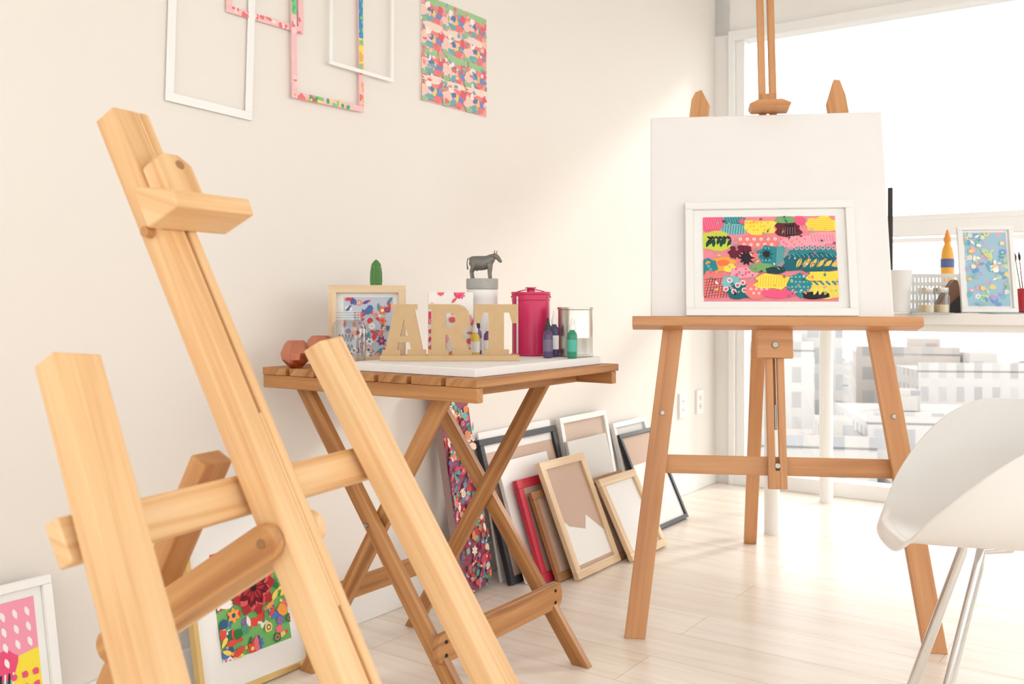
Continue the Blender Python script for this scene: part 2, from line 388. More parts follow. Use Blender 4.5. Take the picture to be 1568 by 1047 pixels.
def window(name,org,ax,out,length,z0,z1,mids,verts,start):
    b=B()
    def bx(s0,s1,i0,i1,a,c,m): b.box(org+ax*(s0+s1)/2+out*(i0+i1)/2+Z*(a+c)/2,(ax,out,Z),((s1-s0)/2,(i1-i0)/2,(c-a)/2),m)
    e=start+length
    bx(start,e,-0.02,0.08,z0,z0+.07,M_FRAMEW); bx(start,e,-0.02,0.08,z1-.05,z1,M_FRAMEW)
    bx(start,start+.03,-0.025,0.09,z0,z1,M_FRAMEW); bx(start+.03,start+.075,0.0,0.07,z0+.07,z1-.05,M_FRAMEW); bx(e-.06,e,-0.02,0.08,z0,z1,M_FRAMEW)
    for (a,c) in mids:
        bx(start+.075,e-.06,-0.015,0.07,a,c,M_FRAMEW); bx(start+.075,e-.06,-0.03,0.02,c-.02,c+.004,M_FRAMEW); bx(start+.075,e-.06,0.01,0.05,a-.03,a-.012,M_FRAMEW)
    for s in verts: bx(s-.03,s+.03,0.0,0.07,z0+.07,z1-.05,M_FRAMEW)
    bx(start+.05,e-.05,0.034,0.038,z0+.05,z1-.03,M_GLASS)
    return b.obj(name,0.002)
window('window_1',C,W1,D1,RX-.18,0.0,2.27,[(1.215,1.30)],[2.05,3.1],0.08)
b=B(); b.box(G(RX+.06,RT/2,0.35),(W1,D1,Z),(0.06,RT/2,0.35),M_WHITE); b.box(G(RX+.06,RT/2,2.6),(W1,D1,Z),(0.06,RT/2,0.12),M_WHITE); b.obj('wall_side')
window('window_2',G(RX,0,0),-D1,W1,RT-.1,0.70,2.48,[],[1.4,2.8,4.2],0.05)
b=B(); b.box(G(RX/2,RT+.06,0.35),(W1,D1,Z),(RX/2,0.06,0.35),M_WHITE); b.box(G(RX/2,RT+.06,2.6),(W1,D1,Z),(RX/2,0.06,0.12),M_WHITE); b.obj('wall_back')
window('window_3',G(0,RT,0),W1,-D1,RX-.1,0.70,2.48,[],[1.4,2.8],0.05)
b=B(); b.box(W(RT/2,0.007,0.05),(D1,W1,Z),(RT/2,0.007,0.05),M_WHITE); b.obj('baseboard_left',0.003)

for t in (0.40,0.205):
    b=B(); b.box(W(t,0.005,0.425),(D1,W1,Z),(0.038,0.005,0.058),M_FRAMEW)
    for dz in(-.02,.02):
        b.box(W(t,0.0105,0.425+dz),(D1,W1,Z),(0.016,0.001,0.014),mat('socket_grey',(228,226,222)))
        for k in(-1,1): b.box(W(t+k*.006,0.0118,0.425+dz),(D1,W1,Z),(0.0012,0.0006,0.003),mat('slot_grey',(120,118,114)))
    b.obj('wall_socket',0.0015)

# ================================================================== WALL HANGINGS
def strip_frame(name,tl,tr,zb,h,fw,m,n0,rot=0,patch=None):
    r=D1.copy(); up=Z.copy(); q=Matrix.Rotation(math.radians(rot),3,W1); r=q@r; up=q@up
    w=tl-tr; o=W(tl,n0,zb); n=W1; b=B()
    def bx(x0,x1,y0,y1,mm,z0=0,z1=0.004): b.box(o+r*(x0+x1)/2+up*(y0+y1)/2+n*(z0+z1)/2,(r,up,n),((x1-x0)/2,(y1-y0)/2,(z1-z0)/2),mm)
    bx(0,w,0,fw,m); bx(0,w,h-fw,h,m); bx(0,fw,fw,h-fw,m); bx(w-fw,w,fw,h-fw,m)
    if patch:
        random.seed(len(name)+int(tl*100))
        for (x0,x1,y0,y1,cols,cnt) in patch:
            a=Art(b,o+r*x0+up*y0+n*0.0042,r,up,x1-x0,y1-y0,cols[0],sc=0.001)
            for i in range(cnt): a.blob(random.uniform(0,(x1-x0)*1000),random.uniform(0,(y1-y0)*1000),random.uniform(3,9),random.uniform(3,9),random.choice(cols[1:]),0.2)
    b.obj(name,0.0006)
M_PINKC=mat('pink_card',(246,198,198),0.7)
PK=(248,198,200);CR=(238,128,130);GR=(134,206,144);YE=(248,226,110);BL=(80,146,208);OR=(246,172,126)
strip_frame('paper_frame',3.205,2.955,1.383,0.40,0.021,M_FRAMEW,0.004,-2.0)
f=0.017
strip_frame('painted_paper_frame',3.033,2.783,1.630,0.34,f,M_PINKC,0.003,0.5,
    [(0,.25,0,f,[PK,CR,CR,(250,225,220)],20),(0.25-f,.25,f,.30,[PK,CR,(250,225,220)],12)])
strip_frame('painted_paper_frame',2.828,2.560,1.455,0.36,f,M_PINKC,0.010,0.8,
    [(0,.10,0,f,[PK,CR,OR],7),(.06,.215,0,f,[PK,GR,GR,(70,176,130),YE],22),(0.268-f,.268,f,.12,[PK,OR,CR],8),(0.268-f,.268,.12,.21,[YE,OR,GR,(240,186,96)],14),(0.268-f,.268,.21,.36,[BL,(80,166,206),GR,BL],22),
     (0,f,.22,.36,[GR,(90,196,124),YE],16),(0,f,.02,.22,[PK,CR,(250,215,210)],8)])
strip_frame('paper_frame',2.700,2.441,1.568,0.36,0.011,M_FRAMEW,0.017,-0.5)
b=B()
b.box(W(2.128,0.0025,1.707),(D1,W1,Z),(0.17,0.0015,0.165),M_PAPER)
art_grid(b,W(2.298,0.0042,1.542),D1,Z,0.34,0.33)
b.obj('painting_on_paper')

# ================================================================== FRAMES LEANING ON LEFT WALL
def lean(name,t,w,h,nb,tilt,fw,dep,m,inner=None,art=None,artrect=None,**k):
    up=(Z-W1*tilt).normalized()
    return framed(name,W(t,nb,0.0),D1,up,w,h,fw,dep,m,inner,art,artrect,**k)
def lean_canvas(name,t,w,h,nb,tilt,dep,m,art=None,edge=None,roll=0.0):
    up=(Z-W1*tilt).normalized(); n=D1.cross(up); r=D1.copy(); o=W(t,nb,0); b=B()
    if roll:
        q=Matrix.Rotation(roll,3,n); r=q@r; up=q@up
    b.box(o+r*w/2+up*h/2+n*dep/2,(r,up,n),(w/2,h/2,dep/2),edge or m)
    if art: art(b,o+n*(dep+.0004),r,up,w,h)
    return b.obj(name,0.002)
fp=[(90,170,96),(50,124,76),(226,84,72),(246,164,80),(86,124,200),(246,216,110),(242,112,130),(226,84,72),(250,242,238),(60,96,140)]
lean('framed_botanical_print',3.19,.333,.42,.105,.2,.012,.02,M_GOLD,M_PAPER,
     lambda b,o,r,u,w,h: art_floral(b,o,r,u,w,h,5,(120,184,110),fp,130,(52,48,30,(180,52,58),(120,32,42),(64,24,32)),.66),(.072,.075,.282,.325))
lean('framed_abstract_print',3.835,.336,.37,.10,.2,.018,.02,M_FRAMEW,M_PAPER,art_bold,(.035,.035,.301,.335))
rp_=[(208,84,104),(234,146,96),(100,146,176),(240,212,196),(136,96,150),(240,126,146),(110,186,172),(250,228,208),(170,60,84),(90,164,130),(214,76,70)]
lean_canvas('floral_panel',2.215,.145,.68,.085,.085,.028,M_WHITE,lambda b,o,r,u,w,h: art_floral(b,o,r,u,w,h,11,(156,92,112),rp_,300,None,.85),edge=mat('panel_edge',(164,138,134)),roll=math.radians(6.5))
lean_canvas('blank_canvas',2.03,.44,.49,.11,.20,.008,M_CANVAS)
lean('black_picture_frame',2.04,.465,.475,.15,.30,.022,.02,M_BLACK,M_PINKISH)
lean_canvas('blank_canvas',2.0,.30,.40,.19,.33,.016,M_CANVAS)
lean('red_picture_frame',1.965,.28,.34,.228,.35,.03,.017,M_RED,M_PINKISH)
lean('brown_picture_frame',1.925,.25,.30,.262,.40,.025,.015,M_BROWNW,M_PINKISH)
def paperbits(b,o,r,up,n):
    b.prism([(.03,.04),(.26,.04),(.26,.12),(.18,.19),(.15,.145),(.06,.17),(.03,.20)],o+n*.0085,r,up,n,.001,M_PAPER)
lean('wooden_picture_frame',1.872,.288,.40,.302,.43,.028,.018,M_LIGHTW,M_PINKISH,extra=paperbits)
lean('white_picture_frame',1.555,.35,.49,.12,.20,.022,.02,M_FRAMEW,paint('kraft_panel',(220,198,182),.05,4,.8,0))
lean_canvas('blank_canvas',1.56,.29,.41,.168,.26,.015,M_GREYP)
lean('wooden_picture_frame',1.60,.25,.29,.255,.48,.022,.014,M_LIGHTW,M_PINKISH)
lean('brown_picture_frame',1.585,.26,.30,.30,.50,.022,.014,M_BROWNW,M_PINKISH)
lean('wooden_picture_frame',1.573,.275,.305,.345,.52,.028,.018,M_LIGHTW,M_PAPER)
lean('white_picture_frame',1.14,.29,.43,.13,.26,.02,.018,M_FRAMEW,M_GREYP)
lean('black_picture_frame',1.131,.305,.405,.215,.46,.016,.018,M_BLACK,M_PINKISH,extra=lambda b,o,r,up,n: b.prism([(.016,.016),(.289,.016),(.289,.27),(.016,.27)],o+n*.0085,r,up,n,.001,M_PAPER))

# ================================================================== FOLDING TABLE
F=V((-0.073,1.954,0)); TA=-W1; TB=D1
def T(a,b_,z): return F+TA*a+TB*b_+Z*z
TZ=0.757
b=B()
for i in range(7):
    a0=0.0+i*0.0965
    b.box(T(a0+.0415,.305,TZ-.009),(TA,TB,Z),(.0415,.305,.009),M_TABLE)
for bb in(.012,.585): b.box(T(.33,bb,TZ-.034),(TA,TB,Z),(.33,.011,.0155),M_TABLE)
for aa in(.115,.60): b.box(T(aa,.30,TZ-.034),(TA,TB,Z),(.012,.27,.0155),M_TABLE)
def leg(a0,z0,a1,z1,bb,cut=0.0): b.beam(T(a0,bb,z0),T(a1,bb,z1),TA,.040,.020,M_TABLE,cut=cut)
leg(.045,0,.59,.735,.055); leg(.585,0,.135,.735,.080)
leg(.045,0,.59,.735,.500); leg(.585,0,.135,.735,.475)
def hole_board(a,z,b0,b1,hh):
    pts=[]; r=hh/2
    for k in range(9): t=-math.pi/2+math.pi*k/8; pts.append((b1-r*.6+math.cos(t)*r*.6,z+math.sin(t)*r))
    for k in range(9): t=math.pi/2+math.pi*k/8; pts.append((b0+r*.6+math.cos(t)*r*.6,z+math.sin(t)*r))
    b.prism(pts,T(a,0,0),TB,Z,TA,.016,M_TABLE)
hole_board(.125,.160,.025,.535,.066); hole_board(.515,.195,.06,.50,.05)
for bb in(.055,.500):
    for dz in(-.015,.015): b.cyl(T(.125,bb,.16+dz),T(.1225,bb,.16+dz),.004,.004,M_DARKM,10)
for bb in(.0435,.5115):
    s=-1 if bb<.2 else 1
    b.cyl(T(.353,bb,.40),T(.353,bb+s*.004,.40),.006,.005,M_METAL,12)
b.obj('folding_table',0.002)

CZ=TZ+.0005
b=B(); b.box(T(.03+.19,.035+.267,CZ+.0095),(TA,TB,Z),(.19,.267,.0095),M_CANVAS); b.obj('blank_canvas',.002)
CT=CZ+.0195
def fill_letters(loops_list,th):
    cu=bpy.data.curves.new('tmp','CURVE'); cu.dimensions='2D'; cu.fill_mode='BOTH'; cu.extrude=th/2
    for lp in loops_list:
        sp=cu.splines.new('POLY'); sp.points.add(len(lp)-1)
        for i,(x,y) in enumerate(lp): sp.points[i].co=(x,y,0,1)
        sp.use_cyclic_u=True
    o=bpy.data.objects.new('tmp',cu); S.collection.objects.link(o)
    dg=bpy.context.evaluated_depsgraph_get(); me=bpy.data.meshes.new_from_object(o.evaluated_get(dg))
    vs=[tuple(v.co) for v in me.vertices]; fs=[tuple(p.vertices) for p in me.polygons]
    bpy.data.objects.remove(o); bpy.data.curves.remove(cu); bpy.data.meshes.remove(me)
    return vs,fs
A_=[[(0,0),(.42,0),(.42,.12),(.335,.12),(.375,.29),(.625,.29),(.665,.12),(.58,.12),(.58,0),(1,0),(1,.12),(.93,.12),(.74,1.03),(.80,1.03),(.80,1.15),(.20,1.15),(.20,1.03),(.26,1.03),(.07,.12),(0,.12)],[(.41,.43),(.5,.80),(.59,.43)]]
R_=[[(0,0),(.47,0),(.47,.12),(.40,.12),(.40,.45),(.46,.45),(.58,.12),(.58,0),(1,0),(1,.12),(.94,.12),(.79,.50),(.89,.59),(.95,.72),(.96,.86),(.92,1.0),(.84,1.09),(.72,1.14),(.6,1.15),(0,1.15),(0,1.03),(.07,1.03),(.07,.12),(0,.12)],[(.40,.64),(.40,.95),(.53,.95),(.60,.91),(.63,.80),(.60,.69),(.53,.64)]]
T_=[[(.20,0),(.80,0),(.80,.12),(.68,.12),(.68,.96),(.80,.96),(.87,.72),(1,.72),(1,1.15),(0,1.15),(0,.72),(.13,.72),(.20,.96),(.32,.96),(.32,.12),(.20,.12)]]
b=B(); y0=2.275; ax=V((1,0.02,0)).normalized(); ay=Z.cross(ax)
lo=V((-.314,y0,CT))
b.box(lo+ax*.1655+Z*.0065+ay*0,(ax,ay,Z),(.1655,.028,.0065),M_MDF)
for x,lt in((.003,A_),(.113,R_),(.224,T_)):
    vs,fs=fill_letters(lt,.014)
    b.add([lo+ax*(x+v[0]*.104)+Z*(.013+v[1]*.106)+ay*v[2] for v in vs],fs,M_MDF)
b.obj('art_word_sign')
fr=V((.985,.17,0)).normalized()
cols=[(228,84,92),(84,124,184),(242,200,192),(136,84,136),(250,250,245),(94,160,180),(240,136,84)]
framed('wooden_box_frame',V((-.475,2.455,TZ+.0005)),fr,Z,.197,.203,.019,.03,M_LIGHTW,M_PAPER,lambda b,o,r,u,w,h: art_floral(b,o,r,u,w,h,3,(200,210,226),cols,80,None,.7),(.038,.01,.165,.172))
# cactus
b=B(); c=T(.605,.345,TZ+.0005)
b.lathe(c,[(.022,0),(.028,.02),(.031,.15),(.033,.155),(.033,.185),(.028,.185),(.027,.172),(.001,.172)],M_FRAMEW,28)
g=mat('cactus_green',(84,138,74),.6); vs=[];n=40;prof=[(.008,0),(.012,.015),(.0150,.045),(.0145,.070),(.011,.093),(.004,.103),(.0001,.105)];fs=[]
for (r_,z_) in prof:
    for i in range(n):
        t=6.2832*i/n; rr=r_*(1+.13*math.cos(10*t)); vs.append(c+V((rr*math.cos(t),rr*math.sin(t),.170+z_)))
for k in range(len(prof)-1):
    for i in range(n): fs.append((k*n+i,k*n+(i+1)%n,(k+1)*n+(i+1)%n,(k+1)*n+i))
b.add(vs,fs,g,None,True)
sp=mat('cactus_spine',(225,215,180),.6)
for i in range(10):
    for z_ in(.02,.04,.06,.08):
        t=6.2832*i/10; d=V((math.cos(t),math.sin(t),.2)); b.tube([c+V((0,0,.17+z_))+d*.013,c+V((0,0,.17+z_))+d*.018],.0005,sp,4)
b.obj('potted_cactus')
# mason jar
b=B(); c=T(.50,.135,TZ+.0005); gth=mat('glass_thread',(222,228,228),.2)
b.lathe(c,[(.0001,.001),(.036,.001),(.041,.006),(.042,.02),(.042,.095),(.038,.107),(.031,.114),(.030,.134),(.0315,.136)],M_JAR,36,caps=False)
for zz in(.118,.124,.130,.136): b.tube([c+V((.0315*math.cos(i*.2618),.0315*math.sin(i*.2618),zz)) for i in range(24)],.0010,gth,6,True)
b.tube([c+V((.040*math.cos(i*.2618),.040*math.sin(i*.2618),.006)) for i in range(24)],.0014,gth,6,True)
ink=mat('jar_lettering',(84,84,90),.5)
for (z1,z2,ph) in((.072,.010,0),(.048,.008,1.3)):
    b.tube([c+V((.0423*math.cos(-2.0+i*.035),.0423*math.sin(-2.0+i*.035),z1+z2*math.sin(i*1.15+ph))) for i in range(26)],.0008,ink,5)
b.obj('glass_jar')
cop=mat('hammered_copper',(206,136,112),.22,1.0)
for (a_,b2,sc,nm) in((.575,.03,1.0,'copper_vase'),(.600,.135,1.12,'copper_vase')):
    b=B(); c=T(a_,b2,TZ+.0005); prof=[(.016,0),(.034,.020),(.037,.036),(.028,.058),(.020,.066),(.018,.064),(.026,.056),(.030,.036)]
    prof=[(r*sc,z*sc) for r,z in prof]; b.lathe(c,prof,cop,16,smooth=False); b.obj(nm,0.0008,angle=24)
b=B(); o=V((-.212,2.40,CT+.0005)); r=V((.99,.12,0)).normalized(); nn=r.cross(Z)
b.box(o+r*.057+Z*.082-nn*.02,(r,nn,Z),(.057,.02,.082),M_PAPER)
art_floral(b,o+nn*.0005,r,Z,.114,.164,8,(250,246,244),[(238,84,128),(246,146,90),(250,170,188),(240,110,110),(250,246,244),(246,120,150)],50,None,.8)
b.obj('floral_stationery_box',.002)
c=V((-.079,2.515,CT+.0005)); b=B()
b.lathe(c,[(.036,0),(.040,.004),(.041,.01),(.041,.150),(.042,.152),(.042,.170),(.039,.173),(.0001,.173)],M_FRAMEW,36)
b.obj('white_canister')
b=B(); b.lathe(c+Z*.1735,[(.041,0),(.0425,.002),(.0425,.026),(.041,.028),(.0001,.028)],paint('concrete',(182,180,176),.15,60,.85,.04,200),36); b.obj('concrete_paperweight')
# cow
pew=mat('pewter',(126,124,118),.5,.5); b=B(); cc=c+Z*.2018; cx=V((.97,-.22,0)).normalized(); cy=Z.cross(cx)
def K(x,y,z): return cc+cx*x+cy*y+Z*z
spine=[(-.034,.046,.008,.010),(-.029,.044,.0125,.0155),(-.018,.0425,.014,.0175),(-.004,.0405,.0155,.0195),(.010,.0415,.0145,.0185),(.020,.046,.0125,.0175),(.028,.051,.0095,.0145),(.034,.056,.007,.010)]
vs=[];fs=[];n=16
for (x,z,ry,rz) in spine:
    for i in range(n): t=6.2832*i/n; vs.append(K(x,ry*math.cos(t),z+rz*math.sin(t)))
for k in range(len(spine)-1):
    for i in range(n): fs.append((k*n+i,k*n+(i+1)%n,(k+1)*n+(i+1)%n,(k+1)*n+i))
fs.append(tuple(range(n))); fs.append(tuple(range((len(spine)-1)*n,len(spine)*n))); b.add(vs,fs,pew,None,True)
b.tube([K(.030,0,.057),K(.037,0,.059),K(.043,0,.054),K(.049,0,.046)],[.0075,.0078,.0062,.0048],pew,12)
b.ball(K(.050,0,.0455),(.0044,.0052,.0044),pew)
for s in(-1,1):
    b.tube([K(.036,s*.005,.064),K(.036,s*.012,.067),K(.038,s*.013,.075)],[.0022,.0018,.0009],pew,8)
    b.tube([K(.033,s*.006,.060),K(.030,s*.015,.057)],[.0028,.0014],pew,8)
    b.tube([K(.020,s*.008,.040),K(.021,s*.0085,.026),K(.0205,s*.0085,.016),K(.021,s*.0085,.004),K(.0225,s*.0085,.0008)],[.0072,.0048,.0036,.0031,.0042],pew,10)
    b.tube([K(-.026,s*.008,.042),K(-.023,s*.0085,.030),K(-.029,s*.0085,.018),K(-.0275,s*.0085,.005),K(-.026,s*.0085,.0008)],[.0098,.0066,.0038,.0032,.0042],pew,10)
b.ball(K(-.014,0,.024),(.006,.006,.004),pew)
b.tube([K(-.034,0,.055),K(-.040,0,.052),K(-.042,0,.040),K(-.040,0,.024)],[.0019,.0017,.0015,.0026],pew,8)
ob=b.obj('cow_figurine'); md=ob.modifiers.new('r','REMESH'); md.mode='VOXEL'; md.voxel_size=.0010; md.use_smooth_shade=True
# cans
mag=mat('magenta_enamel',(208,36,92),.3); tin=mat('tin_plate',(206,203,196),.28,.85)
c=V((.050,2.50,CT+.0005)); b=B()
b.lathe(c,[(.050,0),(.052,.001),(.052,.004),(.050,.006),(.050,.158),(.052,.160),(.052,.166),(.047,.166),(.047,.156),(.0001,.156)],mag,40)
b.tube([c+V((.0515*math.cos(t),.0515*math.sin(t),.145)) for t in [i*.2618 for i in range(24)]],.0012,mag,6,True)
b.tube([c+V((.052*math.cos(t),-.010,.150+.022*math.sin(t))) for t in [i*math.pi/14 for i in range(15)]],.0014,mag,8)
b.cyl(c+V((0,0,.157)),c+V((0,0,.176)),.012,.010,mag,16); b.cyl(c+V((0,0,.175)),c+V((0,0,.178)),.016,.014,mag,16)
b.box(c+V((-.036,-.037,.08)),(V((.7,-.7,0)),V((.7,.7,0)),Z),(.0025,.0008,.074),M_PAPER)
b.obj('paint_can')
c=V((.164,2.452,CT+.0005)); b=B()
b.lathe(c,[(.045,0),(.047,.001),(.047,.004),(.045,.006),(.045,.045),(.0458,.048),(.045,.051),(.045,.119),(.047,.121),(.047,.126),(.042,.126),(.042,.119),(.036,.119),(.0355,.123),(.034,.119),(.0001,.119)],tin,40); b.obj('tin_can')
def bottle(name,c,h,r,body,cap,liq=None):
    b=B(); b.lathe(c,[(r*.9,0),(r,.003),(r,h*.55),(r*.9,h*.62),(r*.5,h*.68),(r*.5,h*.72)],body,20)
    b.lathe(c,[(r*.62,h*.70),(r*.62,h*.80),(r*.42,h*.84),(r*.22,h*.98),(r*.1,h)],cap,16)
    b.lathe(c,[(r*1.02,h*.16),(r*1.02,h*.46)],liq or M_PAPER,20); b.obj(name)
bottle('paint_bottle',V((.150,2.362,CT+.0005)),.100,.0125,mat('green_paint',(44,140,108),.3),M_FRAMEW,mat('teal_label',(80,180,160),.5))
bottle('paint_bottle',V((.090,2.375,CT+.0005)),.100,.0125,mat('purple_paint',(90,70,110),.3),mat('black_cap',(44,44,50),.4),mat('dark_label',(120,110,136),.5))
bottle('paint_bottle',V((.108,2.425,CT+.0005)),.118,.0120,mat('indigo_paint',(70,64,104),.3),M_FRAMEW)
bottle('paint_bottle',V((-.060,2.385,CT+.0005)),.095,.0115,mat('violet_paint',(120,74,140),.3),M_FRAMEW)
bottle('paint_bottle',V((-.092,2.362,CT+.0005)),.090,.0115,mat('yellow_paint',(236,204,80),.3),M_FRAMEW)
bottle('paint_bottle',V((-.088,2.408,CT+.0005)),.104,.0115,mat('lilac_paint',(150,120,180),.3),mat('black_cap',(44,44,50),.4))

# ================================================================== FOREGROUND PINE EASEL
O=V((-.2575,1.0055,.728)); q=V((.442,.897,0)).normalized(); m_=V((-.897,.442,0)).normalized()
LE=.54; SP=.12
up=(m_*LE+Z).normalized(); wn=-(q.cross(up))
if wn.dot(-m_)<0: wn=-wn
def E(h,a,w): return O+(m_*LE+Z)*h+q*a+wn*w
b=B()
for s in(-1,1):
    top=E(.138,s*(.205-SP*.138),0); bot=E(-.728,s*(.205+SP*.728),0)
    b.beam(bot,top,q,.050,.030,M_PINE,cut=0.0)
def mast(h0,h1,slots):
    wd=.052; dp=.032
    def seg(ha,hb,a0,a1,w0,w1):
        b.beam(E(ha,(a0+a1)/2,(w0+w1)/2),E(hb,(a0+a1)/2,(w0+w1)/2),q,a1-a0,w1-w0,M_PINE)
    seg(h0,h1,-wd/2,.008,-dp/2,dp/2); seg(h0,h1,.013,wd/2,-dp/2,dp/2)
    seg(h0,h1,.008,.013,-dp/2,dp/2-.009)
    x=h0
    for (s0,s1) in slots:
        if s0>x: seg(x,s0,.008,.013,-dp/2,dp/2)
        x=s1
    if h1>x: seg(x,h1,.008,.013,-dp/2,dp/2)
mast(-.58,.405,[(-.50,-.13),(.065,.27)])
b.beam(E(0,-.236,-.032),E(0,.222,-.032),up,.042,.018,M_PINE)
b.beam(E(-.47,-.262-.05,-.032),E(-.47,.262+.05,-.032),up,.042,.018,M_PINE)
b.beam(E(-.40,-.33,.035),E(-.40,.33,.035),wn,.05,.022,M_PINE)
bl=[(-.022,0),(.030,0),(.030,.045),(.014,.058),(-.010,.058),(-.022,.048)]
b.prism(bl,E(.288,0,.0165),q,up,wn,.026,M_PINE)
jw=[(0,0),(.050,-.002),(.052,.018),(.008,.048),(0,.048)]
b.prism(jw,E(.262,-.048,.0165),wn,up,q,.118,M_PINE)
b.cyl(E(.326,.010,.042),E(.326,.010,.0435),.0060,.0055,M_HOLESHADE,18)
b.cyl(E(.268,-.026,0),E(.268,-.036,0),.007,.006,M_PINED,14)
rl0=O+m_*.080+Z*.020; rl1=O+m_*(.085+.40)-Z*.728
b.beam(rl1,rl0,q,.042,.024,M_PINED,cut=0.0)
def strut(a):
    s0=E(-.052,a,-.004); s1=rl0.lerp(rl1,.285)+q*a
    d=(s0-s1).normalized(); dn=q.cross(d).normalized(); L_=(s0-s1).length; r_=.019
    pts=[]
    for k in range(11): t=-math.pi/2+math.pi*k/10; pts.append((L_+math.cos(t)*r_,math.sin(t)*r_))
    for k in range(11): t=math.pi/2+math.pi*k/10; pts.append((math.cos(t)*r_,math.sin(t)*r_))
    b.prism(pts,s1-q*.007,d,dn,q,.014,M_PINED if a<0 else M_PINE)
    sg=-1 if a<0 else 1
    b.cyl(s0+q*sg*.007,s0+q*sg*.0085,.0055,.005,M_HOLESHADE,14)
strut(-.0345); strut(.0345)
b.obj('wooden_easel',.0045,3)

# ================================================================== BEECH EASEL WITH CANVAS
M0=V((.722,2.535,0)); Q2=V((.99,-.141,0)).normalized(); B2=V((.141,.99,0)).normalized(); LN=.2
U2=(B2*LN+Z).normalized(); N2=Q2.cross(U2).normalized()
def X2(a,z,w=0): return M0+B2*LN*z+Z*z+Q2*a+N2*w
def half(z): return .39-(.39-.192)*z/1.55
b=B()
for s in(-1,1):
    p0=X2(s*half(0),0); p1=X2(s*half(1.55),1.55); ez=(p1-p0).normalized(); ex=(Q2-ez*Q2.dot(ez)).normalized(); L_=(p1-p0).length
    w=.0285
    pts=[(-w,0),(w,0),(w,L_-.045),(-w*.1,L_+.005),(-w*.7,L_-.005),(-w,L_-.03)] if s<0 else [(-w,0),(w,0),(w,L_-.03),(w*.7,L_+.02),(w*.1,L_+.025),(-w,L_-.045)]
    nn=ex.cross(ez)
    n0=len(b.v); b.prism(pts,p0-nn*.012,ex,ez,nn,.024,M_BEECH)
    for i in range(n0,len(b.v)):
        v=b.v[i]
        if (v-p0).length<.06: b.v[i]=v+ez*((0-v.z)/ez.z)
def bm2(a0,z0,a1,z1,w,side,wd,dp,mm=M_BEECH): b.beam(X2(a0,z0,w),X2(a1,z1,w),side,wd,dp,mm)
bm2(-half(.46)-.0,.462,half(.46)+.0,.462,-.024,U2,.052,.020)
for s in(-1,1): bm2(s*.0155,.40,s*.0155,2.02,.002,Q2,.020,.024)
for z in(.42,.80,1.98): bm2(0,z-.02,0,z+.03,.002,Q2,.014,.022)
bm2(0,.58,0,.80,-.006,Q2,.007,.006,M_TABLE)
bm2(0,.56,0,.63,-.004,Q2,.007,.006,M_METAL)
bm2(0,.755,0,.835,.018,Q2,.098,.022)
b.cyl(X2(0,.79,.029),X2(0,.79,.034),.010,.008,M_METAL,14); b.cyl(X2(0,.462,.014),X2(0,.462,.018),.008,.007,M_METAL,14)
b.box(X2(-.006,.847,.050),(Q2,N2,U2),(.392,.038,.0135),M_BEECH)
b.prism([(-.052,0),(.052,0),(.06,.014),(.034,.026),(-.034,.026),(-.06,.014)],X2(0,1.470,.016),Q2,U2,N2,.055,M_BEECH)
bm2(0,1.485,0,1.53,.022,Q2,.045,.014)
for s in(-1,1): b.cyl(X2(s*half(.60),.60,.013),X2(s*half(.60),.60,.016),.007,.006,M_METAL,12)
h0=X2(0,1.42,-.03); ft=V((.905,3.60,0)); b.beam(ft,h0,Q2,.046,.024,M_BEECH,cut=0.0)
b.beam(X2(-.19,1.40,-.024),X2(.19,1.40,-.024),U2,.045,.02,M_BEECH)
b.obj('wooden_easel',.002)
b=B(); zc0=.8615
UC=(B2*.235+Z).normalized(); NC=Q2.cross(UC).normalized()
cb=X2(-.015,zc0,.036)
b.box(cb+UC*.3055+NC*.011,(Q2,NC,UC),(.331,.011,.3055),M_CANVAS); b.obj('blank_canvas',.004,3)
framed('framed_abstract_print',X2(-.248,.862,.0615),Q2,UC,.467,.336,.022,.020,M_FRAMEW,M_PAPER,art_patchwork,(.050,.043,.417,.292))

# ================================================================== DESK BY THE WINDOW
DZ=.875; b=B()
b.box(G(1.42,.535,DZ-.019),(W1,D1,Z),(.90,.415,.019),M_FRAMEW)
for s in(.61,2.24):
    for i in(.17,.88): b.cyl(G(s,i,0),G(s,i,DZ-.038),.030,.030,M_FRAMEW,24)
for i in(.17,.88): b.box(G(1.42,i,DZ-.052),(W1,D1,Z),(.80,.012,.014),M_FRAMEW)
b.obj('desk',.002)
dz=DZ+.0005
ur=(Z+V((.05,.20,0))).normalized(); rr=V((.985,-.17,0)).normalized(); ur=(ur-rr*ur.dot(rr)).normalized()
cl=[(120,170,226),(150,210,184),(250,220,146),(196,172,228),(242,176,196),(120,200,216),(210,234,180),(250,250,240)]
framed('framed_floral_print',V((1.645,3.47,dz)),rr,ur,.192,.325,.015,.018,M_FRAMEW,M_PAPER,lambda b,o,r,u,w,h: art_floral(b,o,r,u,w,h,31,(170,206,226),cl,110,None,.7),(.024,.024,.168,.301),
   extra=lambda b,o,r,up,n: b.beam(o+r*.096+up*.22-n*.001,V((o+r*.096-n*.10).to_tuple()[:2]+(dz+.002,)),r,.04,.003,M_PINKISH))
b=B(); b.lathe(V((1.435,3.50,dz)),[(.030,0),(.034,.004),(.041,.155),(.043,.158),(.040,.158),(.033,.012),(.0001,.01)],M_FRAMEW,32); b.obj('white_tumbler')
